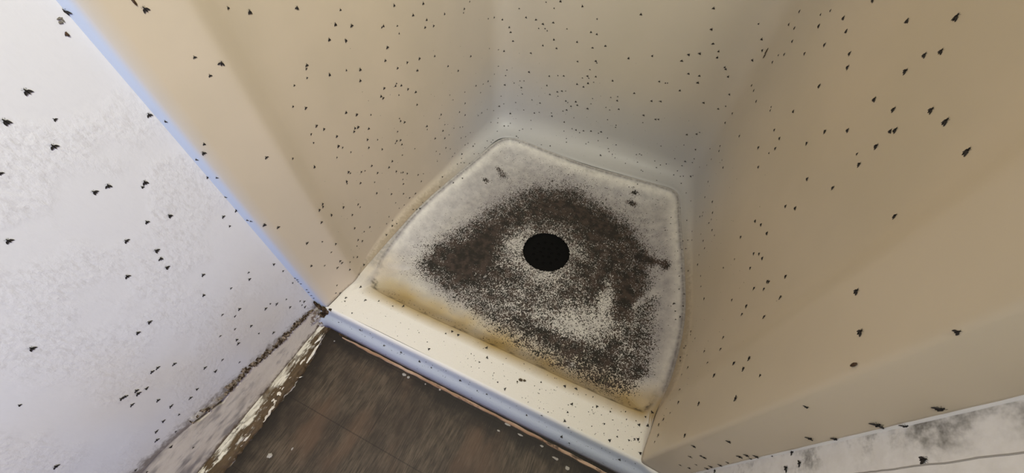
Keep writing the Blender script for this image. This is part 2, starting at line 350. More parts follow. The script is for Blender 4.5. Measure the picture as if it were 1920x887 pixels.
def build_tray():
    K = chaikin([a+b for a, b in RIM_OUT], 3, True)
    K2 = []                                                            # even, dense resampling along the rim
    for i in range(len(K)):
        a, b = K[i], K[(i+1) % len(K)]
        n = max(1, int(math.hypot(a[0]-b[0], a[1]-b[1])/.0065))
        for j in range(n): K2.append(tuple(a[k]+(b[k]-a[k])*j/n for k in range(4)))
    K = K2; N = len(K)
    V, F, A = [], [], []
    def depth(x, y, d, front):
        w = .040 if front > .5 else .075
        z = -.040*sstep(-.25*w, w, d)*(1 if d > .006 else sstep(-.001, .006, d)) if d > 0 else 0
        return z-.007*max(0, 1-math.hypot(x-DR.x, y-DR.y)/.42)*sstep(0, .06, d)
    R = 74
    for i, (rx, ry, ox, oy) in enumerate(K):                            # ring 0 outer edge ... rim ... drain
        V.append((ox, oy, 0)); A.append(stains(ox, oy, -.0015 if ry > .32 else -.01, 0)+(0,))
        for q in (.35, .7): x, y = ox+(rx-ox)*q, oy+(ry-oy)*q; V.append((x, y, 0)); A.append(stains(x, y, -.0022 if ry > .32 else -.006, 0)+(0,))
        dirn = Vector((DR.x-rx, DR.y-ry)); L = dirn.length-DRR*(1+.05*nz((i*.13, 0, 0), 1.7))
        dirn.normalize()
        front = sstep(.38, .30, ry)
        for k in range(R+1):
            u = k/R; q = (u*.35+.65*u*u) if u < 1 else 1
            x, y = rx+dirn.x*L*q, ry+dirn.y*L*q
            # distance in from the rim, measured square to the front edge near it
            d = L*q*(abs(dirn.y) if front > .5 else max(.75, abs(dirn.x)))
            V.append((x, y, depth(x, y, d, front)+.0005*nz((x, y, 0), 90)*sstep(.02, .06, d))); A.append(stains(x, y, d, 0)+(0,))
    S = R+4
    for i in range(N):
        j = (i+1) % N
        for k in range(S-1): F.append((i*S+k, j*S+k, j*S+k+1, i*S+k+1))
    # rolled front lip
    prof = [(.0, 0), (-.0025, -.0006), (-.005, -.003), (-.0075, -.0075), (-.0098, -.0130), (-.0118, -.0180), (-.0140, -.0206), (-.0185, -.0222), (-.0225, -.0238), (-.0255, -.0275), (-.0280, -.0335), (-.0296, -.041), (-.0302, -.056), (-.020, -.0572), (.02, -.0572)]
    b0 = len(V); fx = [-.5545+i*.812/90 for i in range(91)]
    for x in fx:
        yf = .1885+.0012*min(1, abs((x+.165)/.37))**3-.006*sstep(.205, .23, x)-.006*sstep(-.54, -.552, x)
        for a, z in prof:
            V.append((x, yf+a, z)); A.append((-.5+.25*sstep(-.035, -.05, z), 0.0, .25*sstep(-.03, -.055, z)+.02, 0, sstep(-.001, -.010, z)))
    n = len(prof)
    for i in range(90):
        for k in range(n-1): F.append((b0+i*n+k, b0+i*n+k+1, b0+(i+1)*n+k+1, b0+(i+1)*n+k))
    o = link_mesh('shower_tray', V, F, M['tray'])
    for idx, nm in enumerate(('mould', 'yellow', 'dirt', 'crust', 'edge')):
        at = o.data.attributes.new(nm, 'FLOAT', 'POINT'); at.data.foreach_set('value', [a[idx] for a in A])
    bm = bmesh.new(); bm.from_mesh(o.data); bmesh.ops.recalc_face_normals(bm, faces=bm.faces[:])
    up = sum(f.normal.z for f in bm.faces if f.calc_center_median().z > -.001)
    if up < 0: bmesh.ops.reverse_faces(bm, faces=bm.faces[:])
    bm.to_mesh(o.data); bm.free()
    tag(o, 'off-white moulded shower tray with black mould spreading round its drain', 'shower tray')
    # drain: collar wall going down and a slimy strainer disc with holes
    V, F = [], []; N = 64; prof = [(1.05, -.0462), (.985, -.0468), (.955, -.050), (.945, -.0525), (.90, -.0530)]
    for i in range(N):
        a = i*2*math.pi/N; w = 1+.03*nz((math.cos(a), math.sin(a), 0), 3)
        for r, z in prof: V.append((DR.x+math.cos(a)*DRR*r*w, DR.y+math.sin(a)*DRR*r*w, z))
    n = len(prof)
    for i in range(N):
        for k in range(n-1): F.append((i*n+k, ((i+1) % N)*n+k, ((i+1) % N)*n+k+1, i*n+k+1))
    dr = link_mesh('drain', V, F, M['drain'], o); dr['label'] = 'round black slime-coated drain'
    bm = bmesh.new(); bmesh.ops.create_circle(bm, cap_ends=True, segments=48, radius=DRR*.945)
    bmesh.ops.inset_region(bm, faces=bm.faces[:], thickness=.004)
    geom = bmesh.ops.extrude_face_region(bm, geom=bm.faces[:])
    bmesh.ops.translate(bm, vec=(0, 0, .002), verts=[v for v in geom['geom'] if isinstance(v, bmesh.types.BMVert)])
    me = bpy.data.meshes.new('strainer'); bm.to_mesh(me); bm.free(); me.materials.append(M['drain'])
    st = bpy.data.objects.new('strainer', me); C.objects.link(st); st.parent = dr; st.location = (DR.x, DR.y, -.0545)
    M['hole'] = mat('drain_hole_dark', (.002, .002, .002), .9, .05)
    for r, cnt in ((.016, 6), (.036, 11)):
        for i in range(cnt):
            a = i*2*math.pi/cnt+.3; V = [(0, 0, -.001)]; F = []
            for q in range(10): V.append((math.cos(q*.6283)*.0038, math.sin(q*.6283)*.0038, .0003))
            for q in range(10): F.append((0, 1+q, 1+(q+1) % 10))
            h = link_mesh('strainer_hole', V, F, M['hole'], dr); h.location = (DR.x+math.cos(a)*r, DR.y+math.sin(a)*r, -.0523)
    return o
tray = build_tray()

# ------------------------------------------------------------------ shower surround
WJ = [((-.558, .1775), (-.558, .1775)), ((-.5435, .1855), (-.5435, .1855)), ((-.541, .190), (-.541, .190)), ((-.536, .24), (-.535, .232)), ((-.531, .262), (-.528, .266)), ((-.5305, .275), (-.5265, .277)), ((-.5305, .29), (-.5297, .29)), ((-.531, .315), (-.5385, .318)), ((-.530, .36), (-.5455, .365)), ((-.527, .46), (-.550, .47)), ((-.523, .56), (-.545, .56)),
    ((-.497, .70), (-.526, .70)), ((-.472, .82), (-.510, .85)), ((-.462, .90), (-.498, .94)), ((-.450, .94), (-.489, .99)), ((-.407, .962), (-.45, 1.018)), ((-.324, .953), (-.36, 1.02)), ((-.16, .937), (-.16, 1.02)), ((.08, .948), (.08, 1.018)),
    ((.135, .952), (.145, 1.014)), ((.160, .930), (.178, .985)), ((.169, .88), (.190, .93)), ((.188, .785), (.206, .81)), ((.214, .668), (.226, .68)), ((.234, .55), (.243, .56)), ((.238, .472), (.250, .475)), ((.232, .378), (.244, .385)), ((.224, .33), (.233, .335)),
    ((.217, .305), (.2205, .305)), ((.2145, .288), (.2145, .288)), ((.212, .27), (.2120, .272)), ((.203, .196), (.203, .196)), ((.2035, .188), (.2035, .188)), ((.208, .184), (.208, .184)), ((.2575, .1805), (.2575, .1805))]
def build_surround():
    K = chaikin([a+b for a, b in WJ], 2, False)
    K2 = []
    for a, b in zip(K, K[1:]):
        n = max(1, int(math.hypot(a[2]-b[2], a[3]-b[3])/.012))
        for j in range(n): K2.append(tuple(a[k]+(b[k]-a[k])*j/n for k in range(4)))
    K2.append(K[-1]); K = K2
    V, F = [], []
    ts = [i/9 for i in range(10)]; zs = [.02, .05, .1, .2, .35, .55, .8, 1.1, 1.5]
    for jx, jy, wx, wy in K:
        d = math.hypot(jx-wx, jy-wy); hc = .9*d+.004
        flange = 1 if (jy < .187 and (jx < -.54 or jx > .205)) else 0
        base = -.060 if flange else .0004
        for t in ts:
            a = t*math.pi/2
            V.append((jx+(wx-jx)*math.sin(a), jy+(wy-jy)*math.sin(a), base+hc*(1-math.cos(a))))
        for z in zs: V.append((wx, wy, max(base+hc+.002, z+hc)))
    S = len(ts)+len(zs)
    for i in range(len(K)-1):
        for k in range(S-1): F.append((i*S+k, i*S+k+1, (i+1)*S+k+1, (i+1)*S+k))
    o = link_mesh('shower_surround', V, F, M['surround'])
    at = o.data.attributes.new('edge', 'FLOAT', 'POINT')
    at.data.foreach_set('value', [sstep(-.5375, -.549, v.co.x) if v.co.y < .2 else 0 for v in o.data.vertices])  # where the left flange takes the painted cool light
    bm = bmesh.new(); bm.from_mesh(o.data); bmesh.ops.recalc_face_normals(bm, faces=bm.faces[:])
    f = min(bm.faces, key=lambda f: abs(f.calc_center_median().z-.5)+abs(f.calc_center_median().x+.16)+abs(f.calc_center_median().y-1.02))
    if f.normal.y > 0: bmesh.ops.reverse_faces(bm, faces=bm.faces[:])
    bm.to_mesh(o.data); bm.free()
    sm = o.modifiers.new('shell', 'SOLIDIFY'); sm.thickness = .004; sm.offset = -1
    tag(o, 'cream moulded plastic shower surround wrapping the tray on three sides', 'shower surround')
    return o
surround = build_surround()
# ------------------------------------------------------------------ rotten moulding along the foot of the left wall
def build_moulding():
    V, F, A = [], [], []
    ys = [.1665-i*.0022 for i in range(190)]+[-.28, -.36, -.45, -.55]
    NP = 15
    for y in ys:
        w = .016+.020*sstep(.165, .04, y)+.0045*nz((y, 0, 0), 34, 4)+.0035*nz((y, 0, 0), 120, 6)
        top = -.0495+.002*nz((y, 3, 0), 25)
        for k in range(NP):
            u = k/(NP-1); a = u*math.pi/2
            x = -.5570+w*(math.sin(a)**1.0 if u < 1 else 1); z = FZ+(top-FZ)*(math.cos(a)**.8 if k < NP-1 else 0)
            r = .0022*nz((x*3, y, z*2), 60, 2)+.0016*nz((x*4, y*.6, z*4), 170, 8)
            u2 = sstep(.1, .9, u)
            if 0 < k < NP-1: x += r*u2; z = max(FZ+.0003, z+r*1.1*u2-.002*u2*max(0, nz((0, y, u*.05), 80, 3)))
            V.append((x, y, z)); A.append(max(0, min(1, .04+.74*sstep(.22, .42, u)-.22*sstep(.80, 1, u)+.14*sstep(.06, -.12, y)+.32*nz((y, u*.04, 0), 24, 7)+.15*nz((y, u*.15, 0), 90, 2))))
    for i in range(len(ys)-1):
        for k in range(NP-1): F.append((i*NP+k, i*NP+k+1, (i+1)*NP+k+1, (i+1)*NP+k))
    F.append(tuple(range(NP))); F.append(tuple((len(ys)-1)*NP+k for k in range(NP))[::-1])
    o = link_mesh('skirting_moulding', V, F, M['moulding'])
    at = o.data.attributes.new('bare', 'FLOAT', 'POINT'); at.data.foreach_set('value', A)
    tag(o, 'rotten wooden skirting moulding with peeling cream paint at the foot of the white wall', 'skirting')
    # curled flakes of paint still clinging to it: y centre, x centre, length, width, turn
    rnd = random.Random(11)
    for y, x, L, w, tn in ((.098, -.529, .055, .0045, -.10), (.128, -.5375, .030, .004, .05), (-.008, -.531, .036, .010, -.05), (.018, -.535, .030, .006, .1), (.041, -.5195, .012, .0025, .9), (-.046, -.524, .032, .006, -.12), (-.075, -.532, .040, .006, .02),
                       (.066, -.534, .030, .005, -.03), (-.105, -.527, .034, .005, .08), (-.028, -.5245, .018, .004, -.2)):
        V, F = [], []; n = 12
        for i in range(n+1):
            q = i/n; s = (q-.5)*L
            ww = w*(.35+.65*math.sin(math.pi*min(1, q*1.15+.05))**.5)*(1+.35*nz((q*3, x*50, 0), 1.3, y*30))
            for k in range(3):
                c = (k-1)*.5*ww
                px = x+c*math.cos(tn)+s*math.sin(tn)+.0012*nz((q*4, 0, y*20), 1, 2); py = y+s*math.cos(tn)-c*math.sin(tn)
                u = max(0, min(1, (px+.557)/.036)); hz = FZ+.0185*math.cos(u*1.45)**.8+.0012+.0022*abs(q-.5)*2*(k == 2)+(.0012 if k == 1 else 0)
                V.append((px, py, hz))
        m = len(V); V += [(a, c, d-.0007) for a, c, d in V]
        for i in range(n):
            for k in range(2):
                f = (i*3+k, i*3+k+1, i*3+k+4, i*3+k+3); F.append(f); F.append(tuple(q+m for q in f[::-1]))
            F.append((i*3, i*3+3, i*3+3+m, i*3+m)); F.append((i*3+2, i*3+2+m, i*3+5+m, i*3+5))
        F.append((0, m, m+1, 1)); F.append((1, m+1, m+2, 2)); e = n*3; F.append((e, e+1, m+e+1, m+e)); F.append((e+1, e+2, m+e+2, m+e+1))
        f = link_mesh('paint_flake', V, F, M['flake'], o, smooth=False); f['label'] = 'loose curl of cream paint'
build_moulding()

# ------------------------------------------------------------------ thin strip under the lip of the tray
def build_strip():
    V, F = [], []; N = 130
    for i in range(N+1):
        x = -.497+.71*i/N; y0 = .1545-.004*sstep(-.1, .2, x)+.0012*nz((x, 0, 0), 40); w = .0052+.0014*nz((x, 0, 0), 70, 3); h = .0052+.001*nz((x, 1, 0), 50)
        w *= .35+.65*sstep(-.5, -.42, x)
        for y, z in ((y0-w*.5, FZ), (y0-w*.5+.0004, FZ+h*.8), (y0-w*.2, FZ+h), (y0+w*.5, FZ+h), (y0+w*.6, FZ)): V.append((x, y, z))
    for i in range(N):
        for k in range(4): F.append((i*5+k, (i+1)*5+k, (i+1)*5+k+1, i*5+k+1))
    F.append((0, 1, 2, 3, 4)); F.append(tuple(N*5+k for k in (4, 3, 2, 1, 0)))
    tag(link_mesh('edging_strip', V, F, M['strip'], smooth=False), 'thin pinkish wooden strip on the floor under the front lip of the shower tray', 'trim strip')
build_strip()

# ------------------------------------------------------------------ lumps and chips
def lump(name, pts, material, seed, rough=.45):
    """several noise-displaced blobs (x, y, z, rx, ry, rz) grown into one mesh"""
    V, F = [], []
    for n, (x, y, z, rx, ry, rz) in enumerate(pts):
        bm = bmesh.new(); bmesh.ops.create_icosphere(bm, subdivisions=3, radius=1)
        o = len(V); bm.verts.ensure_lookup_table()
        for v in bm.verts:
            k = 1+rough*noise.noise(v.co*2.1+Vector((seed+n*3.1, n, 0)))+rough*.6*noise.noise(v.co*5.3+Vector((seed, n*2.7, 1)))
            V.append((x+v.co.x*rx*k, y+v.co.y*ry*k, z+v.co.z*rz*k))
        F += [tuple(o+v.index for v in f.verts) for f in bm.faces]; bm.free()
    return link_mesh(name, V, F, material, smooth=False)
tag(lump('grime_clump', [(-.552, .176, .024, .0022, .003, .014), (-.500, .160, -.0635, .012, .004, .0035), (-.530, .170, -.060, .016, .010, .006), (-.546, .180, -.008, .009, .006, .016), (-.541, .181, -.030, .010, .007, .014), (-.536, .176, -.045, .012, .007, .010), (-.524, .168, -.058, .016, .006, .007), (-.550, .177, .012, .004, .004, .012), (-.512, .164, -.062, .013, .005, .0045), (-.532, .187, -.004, .006, .004, .004), (-.549, .172, -.020, .006, .007, .010), (-.545, .168, -.052, .008, .006, .010)], M['rot'], 3),
    'dark brown clump of grime in the corner where wall, shower and floor meet', 'grime')
tag(lump('plaster_lump', [(-.5555, .160, -.004, .004, .011, .009), (-.554, .1635, -.022, .004, .008, .010), (-.5545, .150, -.014, .003, .010, .006), (-.551, .158, -.040, .005, .007, .008)], M['plaster'], 8),
    'crumbling grey plaster at the corner end of the torn wallpaper', 'plaster')
CH = [(-.465, -.102, .0062, .0052, 'round white paint chip lying alone on the dark floorboards'),
      (-.3135, .1445, .0060, .0035, 'grey curled chip on dark floor near the tray lip, left one of a pair'),
      (-.301, .1435, .0038, .0034, 'pale chip on dark floor near the tray lip, right one of a pair'),
      (-.258, .147, .0020, .0018, 'tiny white crumb on the floor just right of the pair of chips'),
      (-.222, .1505, .0030, .0026, 'small tan chip touching the edge of the pinkish strip'),
      (-.510, .140, .0020, .0018, 'tiny white crumb in the dark left corner of the floor'),
      (-.433, -.074, .0018, .0030, 'tiny grey crumb in the middle of the dark floorboards'),
      (-.055, .150, .0085, .0024, 'long white splinter beside the right half of the pinkish strip'),
      (-.067, .131, .0040, .0022, 'whitish brown chip on the floor below the long white splinter'),
      (-.022, .143, .0075, .0020, 'pale ragged sliver on the floor right of the whitish brown chip'),
      (.027, .143, .0050, .0022, 'small pale sliver on the floor near the bottom edge of the picture'),
      (.060, .134, .0085, .0026, 'ragged white sliver beside the pinkish strip at its right end'),
      (.088, .128, .0060, .0040, 'broken white chip at the right end of the floor')]
for n, (x, y, a, c, lab) in enumerate(CH):
    tag(lump('paint_chip', [(x, y, FZ+.0008, a*.7, c*.75, .0013), (x+a*.35, y+c*.3, FZ+.0008, a*.36, c*.45, .0012)], M['chip'], n*5.3, .5), lab, 'paint chip', 'chips and crumbs on the floor')
tag(lump('fly_pupa', [(-.5347, .2285, .634, .0010, .0014, .0036)], M['pupa'], 2, .3), 'brown elongated pupa at the very top of the left cream strip', 'pupa', 'fly pupae')
tag(lump('fly_pupa', [(.2022, .1932, .528, .0010, .0013, .0030)], M['pupa'], 6, .25), 'brown oval pupa beside the greyish fly at the right fold', 'pupa', 'fly pupae')
tag(lump('fly_pupa', [(-.5552, .1656, .6212, .0008, .0013, .0021)], M['pupa'], 9, .25), 'small brown pupa on the white wall beside the pale edge trim', 'pupa', 'fly pupae')
tag(lump('fly_smear', [(.1787, .9725, .422, .0012, .0014, .006), (.1792, .9700, .413, .0010, .0014, .005)], M['smear'], 4, .5), 'brown dried smear high in the right back corner', 'smear')
tag(lump('fly_remains', [(-.5556, .1700, .634, .0005, .0022, .0010), (-.5556, .1685, .631, .0005, .0016, .0013), (-.5556, .1712, .632, .0005, .0007, .0018)], M['flattened'], 5, .5), 'pale squashed fly remains at the top edge of the white wall', 'fly remains')
tag(lump('fly_remains', [(-.0611, .2264, .0010, .0042, .0030, .0010), (-.053, .2290, .0008, .0030, .0022, .0008), (-.066, .2205, .0008, .0016, .0016, .0008)], M['smear'], 15, .5), 'squashed brown fly remains on the middle of the tray threshold', 'fly remains')

# ------------------------------------------------------------------ drain flies
def lathe(prof, seg, V, F):
    o = len(V)
    for y, r, z in prof:
        for k in range(seg): a = k*2*math.pi/seg; V.append((math.cos(a)*r, y, z+math.sin(a)*r*.85))
    n = len(prof)
    for i in range(n-1):
        for k in range(seg): F.append((o+i*seg+k, o+i*seg+(k+1) % seg, o+(i+1)*seg+(k+1) % seg, o+(i+1)*seg+k))
    F.append(tuple(o+k for k in range(seg))); F.append(tuple(o+(n-1)*seg+k for k in range(seg))[::-1])
def stick(a, b, c, r, V, F):
    for p, q in ((a, b), (b, c)):
        p, q = Vector(p), Vector(q); d = (q-p).normalized(); s = d.cross(Vector((.3, .2, 1))).normalized()*r; t = d.cross(s).normalized()*r; o = len(V)
        for e in (p, q):
            for w in (s, -s*.5+t*.87, -s*.5-t*.87): V.append(tuple(e+w))
        for k in range(3): F.append((o+k, o+(k+1) % 3, o+3+(k+1) % 3, o+3+k))
        F.append((o, o+2, o+1)); F.append((o+3, o+4, o+5))
BODY = [(-.36, .012, .085), (-.30, .05, .085), (-.16, .085, .095), (-.02, .085, .10), (.06, .075, .11), (.14, .115, .125), (.24, .118, .13), (.31, .07, .115), (.345, .05, .105), (.39, .075, .10), (.44, .062, .095), (.475, .02, .09)]
def body_mesh(seg, legs):
    V, F = [], []; lathe(BODY, seg, V, F)
    for s in (-1, 1):
        if legs:
            for y0, y1, y2, xw in ((.26, .34, .44, .30), (.20, .17, .12, .34), (.13, -.02, -.16, .30)):
                stick((s*.07, y0, .08), (s*xw*.62, y1, .12), (s*xw, y2, .004), .013, V, F)
        stick((s*.03, .44, .10), (s*.10, .54, .13), (s*.17, .60, .10), .010, V, F)
    return V, F
def wing_mesh(s, spread, n=9):
    """rounded, pointed-tip wing held out and back like a roof; s = side"""
    V, F = [], []; a = math.radians(spread)
    for i in range(n+1):
        q = i/n; L = .66*q; w = .155*math.sin(math.pi*min(1, q**.75))**.75+.012
        for c in (-1, 0, 1):
            lx = c*w; ly = -L; x = s*.05+s*(L*math.sin(a))+lx*math.cos(a); y = .20+ly*math.cos(a)+s*lx*math.sin(a)
            V.append((x, y, .185-.13*q*.9-abs(lx)*.15+(.02 if c == 0 else 0)))
    m = len(V); V += [(x, y, z-.018) for x, y, z in V]
    for i in range(n):
        for k in range(2):
            f = (i*3+k, i*3+k+1, i*3+k+4, i*3+k+3); F.append(f[::-1]); F.append(tuple(q+m for q in f))
        F.append((i*3, i*3+3, i*3+3+m, i*3+m)); F.append((i*3+2, i*3+2+m, i*3+5+m, i*3+5))
    return V, F
def raw(name, V, F, mats, idx=None):
    me = bpy.data.meshes.new(name); me.from_pydata(V, [], F); me.update()
    for m in mats: me.materials.append(m)
    if idx: me.polygons.foreach_set('material_index', idx)
    for p in me.polygons: p.use_smooth = True
    return me
SPREADS = (33, 40, 47, 24)
BIGBODY = raw('drain_fly', *body_mesh(12, True), [M['fly_body']])
WINGS = [[raw('wing', *wing_mesh(s, sp), [M['fly_wing']]) for s in (-1, 1)] for sp in SPREADS]
SMALL = []
for sp in SPREADS:
    V, F = body_mesh(6, False); nb = len(F)
    for s in (-1, 1):
        v, f = wing_mesh(s, sp, 5); o = len(V); V = V+v; F = F+[tuple(q+o for q in g) for g in f]
    SMALL.append((V, F, nb, raw('drain_fly', V, F, [M['fly_body'], M['fly_wing']], [0]*nb+[1]*(len(F)-nb))))
